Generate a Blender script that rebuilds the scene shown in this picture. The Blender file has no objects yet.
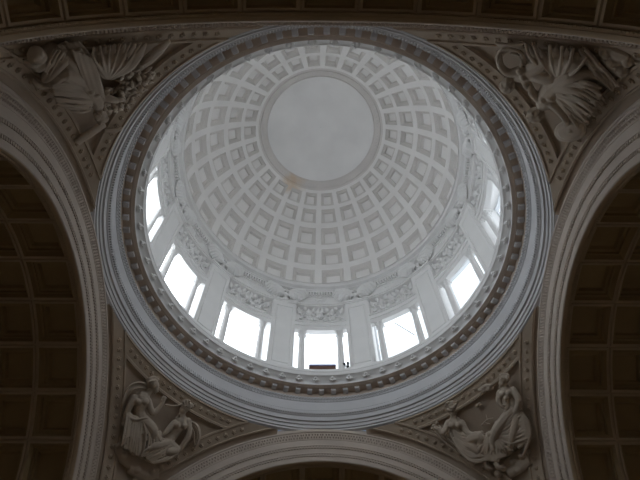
import bpy, bmesh, math, random
from mathutils import Vector, Matrix
random.seed(7)
U = 6.5            # metres per half width of the crossing
EYE = 1.6          # camera height
PI = math.pi
C = bpy.context.scene.collection
sc = bpy.context.scene
HC = 1.32          # springing height of arches above the eye (in U)

# ------------------------------------------------------------------ helpers
def W(x, y, z): return Vector((x*U, y*U, z*U + EYE))
def rad(a): return a*PI/180
def pol(R, az, z): return W(R*math.sin(rad(az)), R*math.cos(rad(az)), z)

def mat(name, col, rough=.75, noise=.06, scale=1.5, bump=.0, emit=None, metal=0, stain=False):
    m = bpy.data.materials.new(name); m.use_nodes = True
    nt = m.node_tree; n = nt.nodes; l = nt.links
    b = n['Principled BSDF']
    b.inputs['Roughness'].default_value = rough
    b.inputs['Metallic'].default_value = metal
    if 'Specular IOR Level' in b.inputs: b.inputs['Specular IOR Level'].default_value = .25
    tc = n.new('ShaderNodeTexCoord')
    ns = n.new('ShaderNodeTexNoise'); ns.inputs['Scale'].default_value = scale; ns.inputs['Detail'].default_value = 5
    l.new(tc.outputs['Object'], ns.inputs['Vector'])
    rp = n.new('ShaderNodeValToRGB')
    rp.color_ramp.elements[0].position = .3; rp.color_ramp.elements[1].position = .7
    rp.color_ramp.elements[0].color = tuple(c*(1-noise) for c in col) + (1,)
    rp.color_ramp.elements[1].color = tuple(min(1, c*(1+noise)) for c in col) + (1,)
    l.new(ns.outputs['Fac'], rp.inputs['Fac'])
    out = rp.outputs['Color']
    if stain:      # a rusty water stain by the oculus ring
        mp = n.new('ShaderNodeMapping'); mp.vector_type = 'POINT'
        sx, sy, sz = stain
        mp.inputs['Location'].default_value = (-sx, -sy, -sz)
        l.new(tc.outputs['Object'], mp.inputs['Vector'])
        vm = n.new('ShaderNodeVectorMath'); vm.operation = 'LENGTH'
        n2 = n.new('ShaderNodeTexNoise'); n2.inputs['Scale'].default_value = 2.2
        l.new(tc.outputs['Object'], n2.inputs['Vector'])
        ad = n.new('ShaderNodeVectorMath'); ad.operation = 'ADD'
        l.new(mp.outputs['Vector'], ad.inputs[0]); l.new(n2.outputs['Color'], ad.inputs[1])
        su = n.new('ShaderNodeVectorMath'); su.operation = 'SUBTRACT'; su.inputs[1].default_value = (.5, .5, .5)
        l.new(ad.outputs[0], su.inputs[0]); l.new(su.outputs[0], vm.inputs[0])
        r2 = n.new('ShaderNodeMapRange'); r2.inputs['From Min'].default_value = .15; r2.inputs['From Max'].default_value = .75
        r2.inputs['To Min'].default_value = .6; r2.inputs['To Max'].default_value = 0
        l.new(vm.outputs['Value'], r2.inputs['Value'])
        mx = n.new('ShaderNodeMixRGB'); mx.inputs['Color2'].default_value = (.66, .48, .30, 1)
        l.new(r2.outputs['Result'], mx.inputs['Fac']); l.new(out, mx.inputs['Color1']); out = mx.outputs['Color']
    l.new(out, b.inputs['Base Color'])
    if bump:
        bp = n.new('ShaderNodeBump'); bp.inputs['Strength'].default_value = bump; bp.inputs['Distance'].default_value = .02
        n3 = n.new('ShaderNodeTexNoise'); n3.inputs['Scale'].default_value = 9; n3.inputs['Detail'].default_value = 6
        l.new(tc.outputs['Object'], n3.inputs['Vector']); l.new(n3.outputs['Fac'], bp.inputs['Height'])
        l.new(bp.outputs['Normal'], b.inputs['Normal'])
    if emit:
        b.inputs['Emission Color'].default_value = emit[0] + (1,); b.inputs['Emission Strength'].default_value = emit[1]
    return m

WHITE = (.80, .79, .77)
M_dome = mat('dome_plaster', (.885, .868, .852), .8, .04, .8, .1)
M_dome_shell = mat('dome_plaster_stained', (.885, .868, .852), .8, .04, .8, .1, stain=(U*.492*math.sin(rad(-27)), U*.492*math.cos(rad(-27)), U*(4.520-3.69)))
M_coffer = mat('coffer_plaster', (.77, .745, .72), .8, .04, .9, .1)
M_oring = mat('oculus_ring_plaster', (.74, .71, .685), .8, .05, .9, .1, stain=(U*.478*math.sin(rad(-29)), U*.478*math.cos(rad(-29)), U*(4.530-3.69)))
M_disc = mat('oculus_plaster', (.88, .87, .86), .85, .06, .5, .05)
M_drum = mat('drum_plaster', (.82, .81, .80), .75, .03, 1.2, .05)
M_ring = mat('ring_plaster', (.65, .645, .66), .7, .05, 1.0, .1)
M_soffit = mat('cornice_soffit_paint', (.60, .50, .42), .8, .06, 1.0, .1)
M_arch = mat('arch_stone', (.58, .50, .435), .75, .06, 1.0, .15)
M_pend = mat('shaded_pendentive_plaster', (.47, .385, .305), .85, .08, 1.0, .2)  # dark tan puts shade and warm bounce into the colour of whitish plaster
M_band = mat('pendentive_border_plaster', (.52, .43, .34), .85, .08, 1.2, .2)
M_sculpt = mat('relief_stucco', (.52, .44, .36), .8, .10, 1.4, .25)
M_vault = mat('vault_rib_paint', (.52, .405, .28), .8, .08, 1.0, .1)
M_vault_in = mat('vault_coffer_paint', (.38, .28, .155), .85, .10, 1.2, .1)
M_floor = mat('floor_marble', (.80, .72, .60), .85, .12, .7)
M_wall = mat('wall_marble', (.74, .66, .55), .6, .10, .6)
M_frame = mat('window_frame_paint', (.72, .74, .76), .6, .02, 2)
M_brown = mat('brown_board', (.16, .09, .07), .6, .10, 3)
M_blue = mat('blue_grey_strip', (.22, .24, .42), .5, .05, 3)
M_black = mat('lamp_black', (.03, .03, .035), .5, .05, 3)
M_grey = mat('rod_grey', (.35, .36, .37), .5, .05, 3)

# ------------------------------------------------------------------ objects
def link(o, parent=None):
    C.objects.link(o)
    if parent: o.parent = parent
    return o
def finish(bm, name, m, parent=None, loc=(0, 0, 0), rz=0, smooth=35, merge=1e-4):
    if merge: bmesh.ops.remove_doubles(bm, verts=bm.verts, dist=merge)
    bmesh.ops.recalc_face_normals(bm, faces=bm.faces)
    me = bpy.data.meshes.new(name); bm.to_mesh(me); bm.free()
    me.materials.append(m)
    if smooth:
        for p in me.polygons: p.use_smooth = True
        me.set_sharp_from_angle(angle=rad(smooth))
    return put(name, me, parent, loc, rz)
def put(name, me, parent=None, loc=(0, 0, 0), rz=0):
    o = bpy.data.objects.new(name, me); o.location = loc; o.rotation_euler = (0, 0, rz)
    return link(o, parent)
def tag(o, label, cat, group=None):
    o['label'] = label; o['category'] = cat; o['kind'] = 'thing'
    if group: o['group'] = group
    return o
def thing(name, label, cat, loc=(0, 0, 0), rz=0, group=None):
    o = bpy.data.objects.new(name, None); o.location = loc; o.rotation_euler = (0, 0, rz); o.empty_display_size = .2
    return tag(link(o), label, cat, group)
def struct(o):
    o['kind'] = 'structure'; return o
def dup(root, loc, rz, label=None):
    r = root.copy(); C.objects.link(r); r.location = loc; r.rotation_euler = (0, 0, rz)
    if label: r['label'] = label
    for ch in list(root.children):
        c = ch.copy(); C.objects.link(c); c.parent = r
        for g in list(ch.children):
            d = g.copy(); C.objects.link(d); d.parent = c
    return r

# ------------------------------------------------------------------ shape builders (all in metres, local frame)
def quad_strip(bm, rows, close=False):
    n = len(rows[0])
    vs = [[bm.verts.new(p) for p in r] for r in rows]
    for i in range(len(rows)-1 + (1 if close else 0)):
        a = vs[i]; b = vs[(i+1) % len(rows)]
        for j in range(n-1): bm.faces.new((a[j], a[j+1], b[j+1], b[j]))
    return vs
def box8(bm, P):
    v = [bm.verts.new(p) for p in P]
    for f in ((0,1,2,3),(7,6,5,4),(0,4,5,1),(1,5,6,2),(2,6,7,3),(3,7,4,0)): bm.faces.new([v[i] for i in f])
def box(bm, x0, x1, y0, y1, z0, z1):
    box8(bm, [(x0,y0,z0),(x1,y0,z0),(x1,y1,z0),(x0,y1,z0),(x0,y0,z1),(x1,y0,z1),(x1,y1,z1),(x0,y1,z1)])
def ball(bm, c, r, seg=10, rings=6):
    if not hasattr(r, '__len__'): r = (r, r, r)
    mtx = Matrix.Translation(c) @ Matrix.Diagonal((r[0], r[1], r[2], 1))
    bmesh.ops.create_uvsphere(bm, u_segments=seg, v_segments=rings, radius=1, matrix=mtx)
def tube(bm, pts, rs, seg=8, cap=True, flat=None):
    """tapered tube through pts; flat=(normal, k) squashes along the normal"""
    pts = [Vector(p) for p in pts]; rings = []
    for i, p in enumerate(pts):
        t = (pts[min(i+1, len(pts)-1)] - pts[max(i-1, 0)]).normalized()
        ref = Vector((0, 0, 1)) if flat is None else Vector(flat[0])
        if abs(t.dot(ref)) > .95: ref = Vector((1, 0, 0)) if abs(t.x) < .9 else Vector((0, 1, 0))
        a = t.cross(ref).normalized(); b = a.cross(t).normalized()
        r = rs[i] if hasattr(rs, '__len__') else rs
        k = 1 if flat is None else flat[1]
        rings.append([bm.verts.new(p + a*(r*math.cos(2*PI*j/seg)) + b*(r*k*math.sin(2*PI*j/seg))) for j in range(seg)])
    for i in range(len(rings)-1):
        for j in range(seg):
            bm.faces.new((rings[i][j], rings[i][(j+1) % seg], rings[i+1][(j+1) % seg], rings[i+1][j]))
    if cap:
        bm.faces.new(rings[0][::-1]); bm.faces.new(rings[-1])
def lathe(prof, seg=240, base=0.0, a0=0, a1=360):
    """profile (R, z) in U, turned about the dome axis; local z measured from base"""
    bm = bmesh.new(); rows = []
    full = abs(a1-a0) >= 359.9
    for i in range(seg if full else seg+1):
        a = rad(a0 + (a1-a0)*i/seg)
        rows.append([Vector((R*U*math.sin(a), R*U*math.cos(a), (z-base)*U)) for R, z in prof])
    quad_strip(bm, rows, close=full)
    return bm
def L(R, az, z, R0, z0):
    """polar point in the local frame of an object standing at radius R0, height z0 (local y points outward)"""
    a = rad(az)
    return Vector((R*U*math.sin(a), R*U*math.cos(a)-R0*U, (z-z0)*U))
def cbox(bm, R0, z0, Ra, Rb, a0, a1, za, zb, n=6):
    rows = []
    for i in range(n+1):
        a = a0 + (a1-a0)*i/n
        rows.append([L(Ra,a,za,R0,z0), L(Rb,a,za,R0,z0), L(Rb,a,zb,R0,z0), L(Ra,a,zb,R0,z0), L(Ra,a,za,R0,z0)])
    vs = quad_strip(bm, rows)
    for e in (vs[0], vs[-1]):
        bm.faces.new(e[:4])
def place(R, az, z): return pol(R, az, z), -rad(az)

# ================================================================== DOME
Z0D, RHO = 3.76, .904
def sph(az, el, d=0):
    r = (RHO + d)
    R = r*math.cos(rad(el)); z = Z0D + r*math.sin(rad(el))
    return Vector((R*U*math.sin(rad(az)), R*U*math.cos(rad(az)), (z-3.69)*U))
NC = 26
ROWS = [(-4.2, 7.9), (11.9, 22.9), (25.7, 35.9), (38.8, 46.6), (48.6, 55.4)]
EDGE = [-4.4] + [(ROWS[i][1]+ROWS[i+1][0])/2 for i in range(4)] + [57.0]
HW = 360/NC/2
def frame_strip(bm, fn, A, B, da, db, n=5):
    """ring of faces between rect A (depth da) and rect B (depth db); rect=(u0,u1,v0,v1)"""
    def loop(r, d):
        u0,u1,v0,v1 = r; out = []
        for i in range(n): out.append(fn(u0+(u1-u0)*i/n, v0, d))
        for i in range(n): out.append(fn(u1, v0+(v1-v0)*i/n, d))
        for i in range(n): out.append(fn(u1-(u1-u0)*i/n, v1, d))
        for i in range(n): out.append(fn(u0, v1-(v1-v0)*i/n, d))
        return out
    a = [bm.verts.new(p) for p in loop(A, da)]; b = [bm.verts.new(p) for p in loop(B, db)]
    m = 4*n
    for i in range(m): bm.faces.new((a[i], a[(i+1)%m], b[(i+1)%m], b[i]))
def inset(r, f): 
    u0,u1,v0,v1 = r; du=(u1-u0)*f; dv=(v1-v0)*f
    return (u0+du,u1-du,v0+dv,v1-dv)
def panel(bm, fn, r, d, n=4):
    u0,u1,v0,v1 = r
    quad_strip(bm, [[fn(u0+(u1-u0)*i/n, v0+(v1-v0)*j/n, d) for j in range(n+1)] for i in range(n+1)])
def dentils(bm, fn, A, B, d0, d1, n):
    """small blocks standing on the sloping coffer sides between rects A and B"""
    def blk(p, q):
        # p: four (u,v,d) base corners, q: four top corners
        box8(bm, [fn(*x) for x in p] + [fn(*x) for x in q])
    for k in range(n):
        for side in range(4):
            f0=(k+.22)/n; f1=(k+.78)/n
            def pt(r, f):
                u0,u1,v0,v1=r
                return [(u0+(u1-u0)*f, v0), (u1, v0+(v1-v0)*f), (u0+(u1-u0)*f, v1), (u0, v0+(v1-v0)*f)][side]
            a0=pt(A,f0); a1=pt(A,f1); b0=pt(B,f0); b1=pt(B,f1)
            blk([(*a0,d0),(*a1,d0),(*b1,d1),(*b0,d1)], [(*a0,d0-.0055),(*a1,d0-.0055),(*b1,d1-.0045),(*b0,d1-.0045)])

dome = thing('coffered_dome', 'huge white coffered dome with a plain round oculus disc at its top', 'dome', W(0,0,3.69))
bm = bmesh.new(); coffer_mesh = []; panel_mesh = []
for r,(v0,v1) in enumerate(ROWS):
    w = HW*(.76 if r < 3 else .72)
    R1 = (-w, w, v0, v1)
    for k in range(NC):
        az = (k+.5)*360/NC
        frame_strip(bm, lambda u,v,d: sph(az+u-.9, v, d), (-HW, HW, EDGE[r], EDGE[r+1]), R1, 0, 0)
finish(bm, 'dome_shell', M_dome_shell, dome)
for r,(v0,v1) in enumerate(ROWS):
    w = HW*(.76 if r < 3 else .72); R1 = (-w, w, v0, v1)
    fn = lambda u,v,d: sph(u, v, d)
    c = bmesh.new()
    R2 = inset(R1,.035); R3 = inset(R1,.06); R4 = inset(R1,.175); R5 = inset(R1,.20)
    frame_strip(c, fn, R1, R2, 0, .008); frame_strip(c, fn, R2, R3, .008, .008)
    frame_strip(c, fn, R3, R4, .014, .018); frame_strip(c, fn, R3, R3, .008, .014)
    frame_strip(c, fn, R4, R5, .018, .037)
    dentils(c, fn, inset(R1,.075), inset(R1,.17), .0145, .0180, 7)
    bmesh.ops.remove_doubles(c, verts=c.verts, dist=1e-4); bmesh.ops.recalc_face_normals(c, faces=c.faces)
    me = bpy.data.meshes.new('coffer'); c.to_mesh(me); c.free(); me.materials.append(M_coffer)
    coffer_mesh.append(me)
    c = bmesh.new(); panel(c, fn, R5, .037); pm = bpy.data.meshes.new('coffer_panel'); c.to_mesh(pm); c.free(); pm.materials.append(M_dome); panel_mesh.append(pm)
HIDE = {0: 118, 1: 150}      # coffers of the two lowest rings behind the near cornice stay one part
rest = bmesh.new()
for r in range(5):
    for k in range(NC):
        az = (k+.5)*360/NC
        if az > 180: az -= 360
        if abs(az) > HIDE.get(r, 400):
            t = bmesh.new(); t.from_mesh(coffer_mesh[r]); t.from_mesh(panel_mesh[r]); t.transform(Matrix.Rotation(-rad(az-.9), 4, 'Z'))
            tm = bpy.data.meshes.new('tmp'); t.to_mesh(tm); t.free(); rest.from_mesh(tm); bpy.data.meshes.remove(tm)
        else:
            put('coffer_panel', panel_mesh[r], put('coffer', coffer_mesh[r], dome, rz=-rad(az-.9)))
o = finish(rest, 'hidden_coffer_band', M_coffer, dome, smooth=0, merge=0); o['kind'] = 'stuff'
# ring above the last coffers, ornament band and disc
def el_prof(e0, e1, n, off=0): return [((RHO+off)*math.cos(rad(e0+(e1-e0)*i/n)), Z0D+(RHO+off)*math.sin(rad(e0+(e1-e0)*i/n))) for i in range(n+1)]
orn = lathe([*el_prof(57,58.2,1), *el_prof(58.25,58.7,1,-.012), *el_prof(58.8,59.2,1,-.006), *el_prof(59.3,61.6,2,.004), *el_prof(61.7,62.0,1,-.004), *el_prof(62.1,62.3,1,.006)], 200, 3.69)
for k in range(110):                        # leaf ornament on the band
    az = k*360/110
    for e, s in ((59.9, 1), (60.9, .8)):
        ball(orn, sph(az + (0 if s == 1 else 1.6), e, .004), (.045*s, .045*s, .03*s), 6, 4)
finish(orn, 'oculus_ring', M_oring, dome)
d = lathe([*el_prof(62.3, 89.9, 14, .012)], 120, 3.69); 
finish(d, 'oculus_disc', M_disc, dome)
finish(lathe([(.902,3.70),(.910,3.697),(.913,3.69),(.912,3.668),(.914,3.664),(.938,3.661),(.940,3.652),(.962,3.650)], 240, 3.69), 'dome_rim', M_drum, dome)

# ================================================================== DRUM (structure, windows, pilasters, columns, friezes, winged reliefs)
ZG = 2.722         # gallery floor
struct(finish(lathe([(.962,3.72),(.962,3.49),(.984,3.485),(.984,3.262),(.992,3.262),(.996,3.262),(.996,3.45)], 240, 0), 'wall_drum', M_drum, None, (0,0,EYE)))
struct(finish(lathe([(.96,3.45),(1.30,3.45)], 120, 0), 'ceiling_gallery', M_drum, None, (0,0,EYE)))
struct(finish(lathe([(.93,ZG),(1.30,ZG)], 120, 0), 'floor_gallery', M_drum, None, (0,0,EYE)))
struct(finish(lathe([(1.16,ZG),(1.16,2.735),(1.155,2.735)], 120, 0), 'trim_1', M_drum, None, (0,0,EYE)))
# the drum's spandrel ring between the lintels and the gallery ceiling is part of the wall: piers behind each pilaster
for k in range(12):
    b = bmesh.new(); cbox(b, 1.07, ZG, .985, 1.17, -4.2, 4.2, ZG, 3.46, 3)
    loc, rz = place(1.07, 15+30*k, ZG)
    struct(finish(b, 'wall_pier', M_drum, None, loc, rz))
PANE = {0:1.25, -30:2.5, -60:2.9, -90:2.9, -120:2.5, -150:2.0, 180:1.6, 150:1.3, 120:1.05, 90:.78, 60:.77, 30:.9}
n = 0
for az in (0, -30, -60, -90, -120, -150, 180, 150, 120, 90, 60, 30):
    n += 1
    loc, rz = place(1.15, az, ZG)
    root = bpy.data.objects.new('window_%d' % n, None); root.location = loc; root.rotation_euler = (0,0,rz); link(root); root['kind'] = 'structure'
    b = bmesh.new()
    for a0, a1, za, zb in ((-11,-10.2,ZG,3.40),(10.2,11,ZG,3.40),(-11,11,3.425,3.46),(-11,11,ZG,2.745),(-3.6,-3.3,ZG,3.34),(3.3,3.6,ZG,3.34)):
        if a1-a0 < .5: continue
        cbox(b, 1.15, ZG, 1.13, 1.165, a0, a1, za, zb, 8)
    finish(b, 'window_frame', M_frame, root)
    s = PANE[az]
    col = (.86, .935, 1.0)
    mp = mat('daylit_frosted_pane', (.8,.82,.84), .4, .02, 1, emit=(col, s))
    b = bmesh.new(); quad_strip(b, [[L(1.155, -11+22*i/12, z, 1.15, ZG) for z in (ZG, 3.43)] for i in range(13)])
    finish(b, 'window_pane', mp, root)

ORD = {1:'first', 2:'second', 3:'third', 4:'fourth', 5:'fifth', 6:'sixth'}
def turn(az): return 'clockwise' if az < 0 else 'anticlockwise'

# pilasters
PIL_AZ = [15, -15, 45, -45, 75, -75, 105, -105]
def pilaster():
    t = thing('pilaster', '', 'pilaster', (0,0,0), 0, 'pilasters of the drum')
    b = bmesh.new()
    zt = 3.49; Rf = .953
    fn = lambda u,v,d: L(Rf+d, u, v, Rf, ZG)
    hw = 4.75
    R1 = (-hw,hw,ZG,zt-.028); R2 = (-hw+1.25,hw-1.25,ZG+.05,zt-.075)
    R2b = (-hw+1.4,hw-1.4,ZG+.055,zt-.081); R3 = (-hw+1.75,hw-1.75,ZG+.07,zt-.097)
    frame_strip(b, fn, R1, R2, 0, 0); frame_strip(b, fn, R2, R2b, 0, .006); frame_strip(b, fn, R2b, R3, .006, .006)
    frame_strip(b, fn, R3, inset(R3,.01), .006, .001)
    for s in (-hw, hw): quad_strip(b, [[fn(s, ZG, 0), fn(s, zt, 0)], [fn(s, ZG, .04), fn(s, zt, .04)]])
    sh = finish(b, 'pilaster_shaft', M_drum, t)
    b = bmesh.new(); panel(b, fn, inset(R3,.01), .001); finish(b, 'sunk_panel', M_drum, sh)
    b = bmesh.new()
    cbox(b, Rf, ZG, Rf-.006, Rf+.03, -hw-.35, hw+.35, zt-.028, zt-.018, 4)
    cbox(b, Rf, ZG, Rf-.012, Rf+.03, -hw-.7, hw+.7, zt-.018, zt, 4)
    finish(b, 'pilaster_cap', M_drum, t)
    b = bmesh.new(); cbox(b, Rf, ZG, Rf-.012, Rf+.03, -hw-.6, hw+.6, ZG, ZG+.03, 4); cbox(b, Rf, ZG, Rf-.006, Rf+.03, -hw-.3, hw+.3, ZG+.03, ZG+.04, 4)
    finish(b, 'pilaster_base', M_drum, t)
    return t
def pil_label(az):
    i = int((abs(az)+15)//30)
    return 'broad white panelled pilaster, %s one %s of the window holding the brown board' % (ORD[i], turn(az))
p0 = pilaster()
for i, az in enumerate(PIL_AZ):
    loc, rz = place(.953, az, ZG)
    if i == 0: p0.location = loc; p0.rotation_euler = (0,0,rz); p0['label'] = pil_label(az)
    else: dup(p0, loc, rz, pil_label(az))

# columns
def column():
    t = thing('column', '', 'column', (0,0,0), 0, 'columns of the drum')
    def turned(prof, seg=20):
        b = bmesh.new(); rows = []
        for i in range(seg):
            a = 2*PI*i/seg
            rows.append([Vector((r*U*math.cos(a), r*U*math.sin(a), z*U)) for r, z in prof])
        vs = quad_strip(b, rows, True); return b
    H = 3.172 - ZG
    finish(turned([(.0205,.035),(.0205,.10),(.0200,.22),(.0180,H-.062),(.0200,H-.060),(.0200,H-.056),(.0175,H-.054)]), 'column_shaft', M_drum, t)
    b = turned([(0,.0),(.029,.0),(.029,.010),(.027,.014),(.0285,.018),(.0265,.024),(.022,.026),(.0235,.032),(.0205,.036)])
    finish(b, 'column_base', M_drum, t)
    b = turned([(.0175,H-.056),(.0185,H-.034),(.0215,H-.018),(.0235,H-.010)])
    for row, (zb, h, r, m) in enumerate(((H-.056,.022,.0195,8),(H-.044,.024,.0205,8))):      # acanthus leaves
        for j in range(m):
            a = 2*PI*(j+.5*row)/m; ca, sa = math.cos(a), math.sin(a)
            pts = [(r*ca,r*sa,zb),((r+.002)*ca,(r+.002)*sa,zb+h*.6),((r+.006)*ca,(r+.006)*sa,zb+h*.95),((r+.011)*ca,(r+.011)*sa,zb+h*.85)]
            tube(b, [Vector(p)*U for p in pts], [.005*U,.0055*U,.0045*U,.002*U], 6, True, ((ca,sa,0),.35))
    cap = finish(b, 'column_capital', M_drum, t, smooth=50)
    b = bmesh.new(); box(b, -.026*U,.026*U,-.021*U,.021*U,(H-.009)*U,H*U); finish(b, 'abacus', M_drum, cap)
    for j in range(4):                                                                          # corner volutes
        b = bmesh.new()
        a = PI/4 + j*PI/2; ca, sa = math.cos(a), math.sin(a)
        tube(b, [Vector((.021*ca,.021*sa,H-.034))*U, Vector((.028*ca,.028*sa,H-.017))*U, Vector((.036*ca,.036*sa,H-.013))*U, Vector((.040*ca,.040*sa,H-.023))*U, Vector((.034*ca,.034*sa,H-.029))*U], [.003*U,.004*U,.0045*U,.004*U,.002*U], 6); finish(b, 'volute', M_drum, cap, smooth=50)
    return t
c0 = column(); first = True
for bay in (0, -30, 30, -60, 60, -90, 90):
    for s in (-1, 1):
        az = bay + s*7.15
        if bay == 0: lab = 'slender white column beside the brown board, on its %s side' % ('left' if s < 0 else 'right')
        else:
            i = abs(bay)//30
            near = (s > 0) == (bay < 0)
            lab = 'white capitalled column, %s one in the %s window %s from the brown board' % ('nearer' if near else 'farther', ORD[i], turn(bay))
        loc, rz = place(.976, az, ZG)
        if first: c0.location = loc; c0.rotation_euler = (0,0,rz); c0['label'] = lab; first = False
        else: dup(c0, loc, rz, lab)

# frieze over each window: lintel, carved panel, scrolls, dentil row, oval medallion
def spiral(b, R, az, z, r, turns, R0, z0, th, sgn=1, a0=0):
    pts = []; rs = []
    n = int(14*turns)
    for i in range(n+1):
        f = i/n; a = a0 + sgn*2*PI*turns*f; rr = r*(1-.85*f)
        pts.append(L(R, az + math.degrees(rr*math.cos(a)/R), z + rr*math.sin(a), R0, z0)); rs.append(1.5*th*U*(1-.5*f))
    tube(b, pts, rs, 6)
def leaf(b, R, az0, zz0, az1, zz1, w, R0, z0):
    p0 = L(R,az0,zz0,R0,z0); p1 = L(R-.004,(az0+az1)/2,(zz0+zz1)/2,R0,z0); p2 = L(R-.009,az1,zz1,R0,z0)
    tube(b, [p0,p1,p2], [w*U*.7,w*U*1.2,w*U*.4], 6, True, ((0,1,0),.8))
def frieze():
    Rf = .955; z0 = 3.18
    t = thing('frieze_panel', '', 'frieze', (0,0,0), 0, 'carved friezes over the drum windows')
    b = bmesh.new()
    cbox(b, Rf, z0, .957, .990, -10.3, 10.3, 3.172, 3.215, 10)
    cbox(b, Rf, z0, .952, .992, -10.3, 10.3, 3.215, 3.25, 10)
    cbox(b, Rf, z0, .945, 1.0, -10.3, 10.3, 3.25, 3.262, 10)
    finish(b, 'lintel', M_drum, t)
    b = bmesh.new(); fn = lambda u,v,d: L(.962+d, u, v, Rf, z0)
    R1 = (-10.3,10.3,3.262,3.49); R2 = (-9.9,9.9,3.275,3.478)
    frame_strip(b, fn, R1, R2, 0, 0, 10); frame_strip(b, fn, R2, inset(R2,.006), 0, .020, 10); panel(b, fn, inset(R2,.006), .020, 10)
    finish(b, 'carved_panel', M_drum, t)
    b = bmesh.new()
    R = .974
    for s in (-1, 1):
        spiral(b, R, s*3.0, 3.372, .045, 1.5, Rf, z0, .007, s, PI/2)
        spiral(b, R, s*6.9, 3.385, .040, 1.4, Rf, z0, .006, -s, -PI/2)
        tube(b, [L(R,s*.3,3.33,Rf,z0),L(R,s*1.6,3.42,Rf,z0),L(R,s*3,3.425,Rf,z0),L(R,s*5,3.36,Rf,z0),L(R,s*6.8,3.34,Rf,z0),L(R,s*9,3.40,Rf,z0)],[.006*U,.006*U,.005*U,.005*U,.005*U,.003*U],6)
        for a,z,a2,z2 in ((1.2,3.40,.6,3.45),(3,3.42,2.2,3.455),(4.6,3.37,4.9,3.435),(5.2,3.35,4.6,3.30),(7.3,3.34,8.6,3.31),(8.4,3.38,9.1,3.44),(2.4,3.33,1.2,3.30),(6.7,3.43,5.9,3.455),(3.8,3.33,3.4,3.30)):
            leaf(b, R, s*a, z, s*a2, z2, .014, Rf, z0)
        ball(b, L(R-.002, s*3.0, 3.372, Rf, z0), .013*U, 8, 6); ball(b, L(R-.002, s*6.9, 3.385, Rf, z0), .011*U, 8, 6)
    ball(b, L(R-.002,0,3.38,Rf,z0), (.018*U,.012*U,.035*U), 10, 8)
    finish(b, 'scroll_relief', M_drum, t, smooth=60)
    b = bmesh.new()
    for k in range(10):
        a = -5.4+k*1.2; cbox(b, Rf, z0, .940, .966, a-.27, a+.27, 3.592, 3.626, 1)
    cbox(b, Rf, z0, .938, .966, -5.9, 5.9, 3.626, 3.640, 6)
    cbox(b, Rf, z0, .955, .966, -5.9, 5.9, 3.582, 3.592, 6)
    finish(b, 'dentil_row', M_drum, t)
    b = bmesh.new()
    pts = [L(.960, 2.0*math.cos(2*PI*i/24), 3.555+.021*math.sin(2*PI*i/24), Rf, z0) for i in range(25)]
    tube(b, pts, .0035*U, 6, False); ball(b, L(.963,0,3.555,Rf,z0), (.022*U,.005*U,.014*U), 10, 8)
    finish(b, 'oval_medallion', M_drum, t)
    b = bmesh.new(); cbox(b, Rf, z0, .955, .968, -10.2, 10.2, 3.488, 3.497, 10)
    finish(b, 'string_moulding', M_drum, t)
    return t
f0 = frieze()
FR = [0, -30, 30, -60, 60, -90, 90, -120, 120]
for i, az in enumerate(FR):
    lab = 'white carved frieze with scrolls over the window holding the brown board' if az == 0 else 'white scroll-carved frieze over the %s window %s from the brown board' % (ORD[abs(az)//30], turn(az))
    loc, rz = place(.955, az, 3.18)
    if i == 0: f0.location = loc; f0.rotation_euler = (0,0,rz); f0['label'] = lab
    else: dup(f0, loc, rz, lab)

# winged reliefs over the pilasters
def winged():
    Rf = .95; z0 = 3.492
    t = thing('winged_relief', '', 'relief', (0,0,0), 0, 'winged reliefs over the pilasters')
    b = bmesh.new()
    ball(b, L(.953,0,3.545,Rf,z0), (.020*U,.018*U,.042*U), 10, 8)
    ball(b, L(.944,0,3.60,Rf,z0), (.0125*U,.013*U,.016*U), 10, 8)
    tube(b, [L(.938,0,3.600,Rf,z0),L(.930,0,3.596,Rf,z0),L(.927,0,3.588,Rf,z0)],[.006*U,.004*U,.001*U],6)
    for s in (-.55,0,.55): tube(b, [L(.955,s,3.52,Rf,z0),L(.952,s*2,3.495,Rf,z0)],[.012*U,.008*U],6)
    finish(b, 'carved_bird_body', M_drum, t, smooth=60)
    for s in (-1, 1):
        b = bmesh.new()
        ends = [(9.4,3.606),(9.3,3.584),(8.8,3.562),(8.0,3.542),(7.0,3.526),(5.9,3.514),(4.7,3.508),(3.5,3.508),(2.5,3.514)]
        for j,(a,z) in enumerate(ends):
            lift = .926 - .005*(j%2)
            pts = [L(.952,s*1.2,3.60-.004*j,Rf,z0), L(lift,s*(1.2+(a-1.2)*.45), 3.612-.009*j+(z-3.61)*.25,Rf,z0), L(lift,s*(1.2+(a-1.2)*.8), z+.006+.012*(1-j/9),Rf,z0), L(.953,s*a,z,Rf,z0)]
            tube(b, pts, [.010*U,.0160*U,.0150*U,.0115*U], 8, True, ((0,1,0),.8))
        tube(b, [L(.95,s*1.0,3.59,Rf,z0),L(.940,s*3,3.622,Rf,z0),L(.938,s*6,3.622,Rf,z0),L(.942,s*9.2,3.612,Rf,z0)],[.012*U,.012*U,.010*U,.004*U],8)
        finish(b, 'carved_wing', M_drum, t, smooth=60)
    return t
w0 = winged()
for i, az in enumerate(PIL_AZ + [135, -135]):
    k = int((abs(az)+15)//30)
    lab = 'spread-winged white relief under the dome rim, on the %s pilaster %s of the brown board' % (ORD[k], turn(az))
    loc, rz = place(.95, az, 3.492)
    if i == 0: w0.location = loc; w0.rotation_euler = (0,0,rz); w0['label'] = lab
    else: dup(w0, loc, rz, lab)

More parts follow.
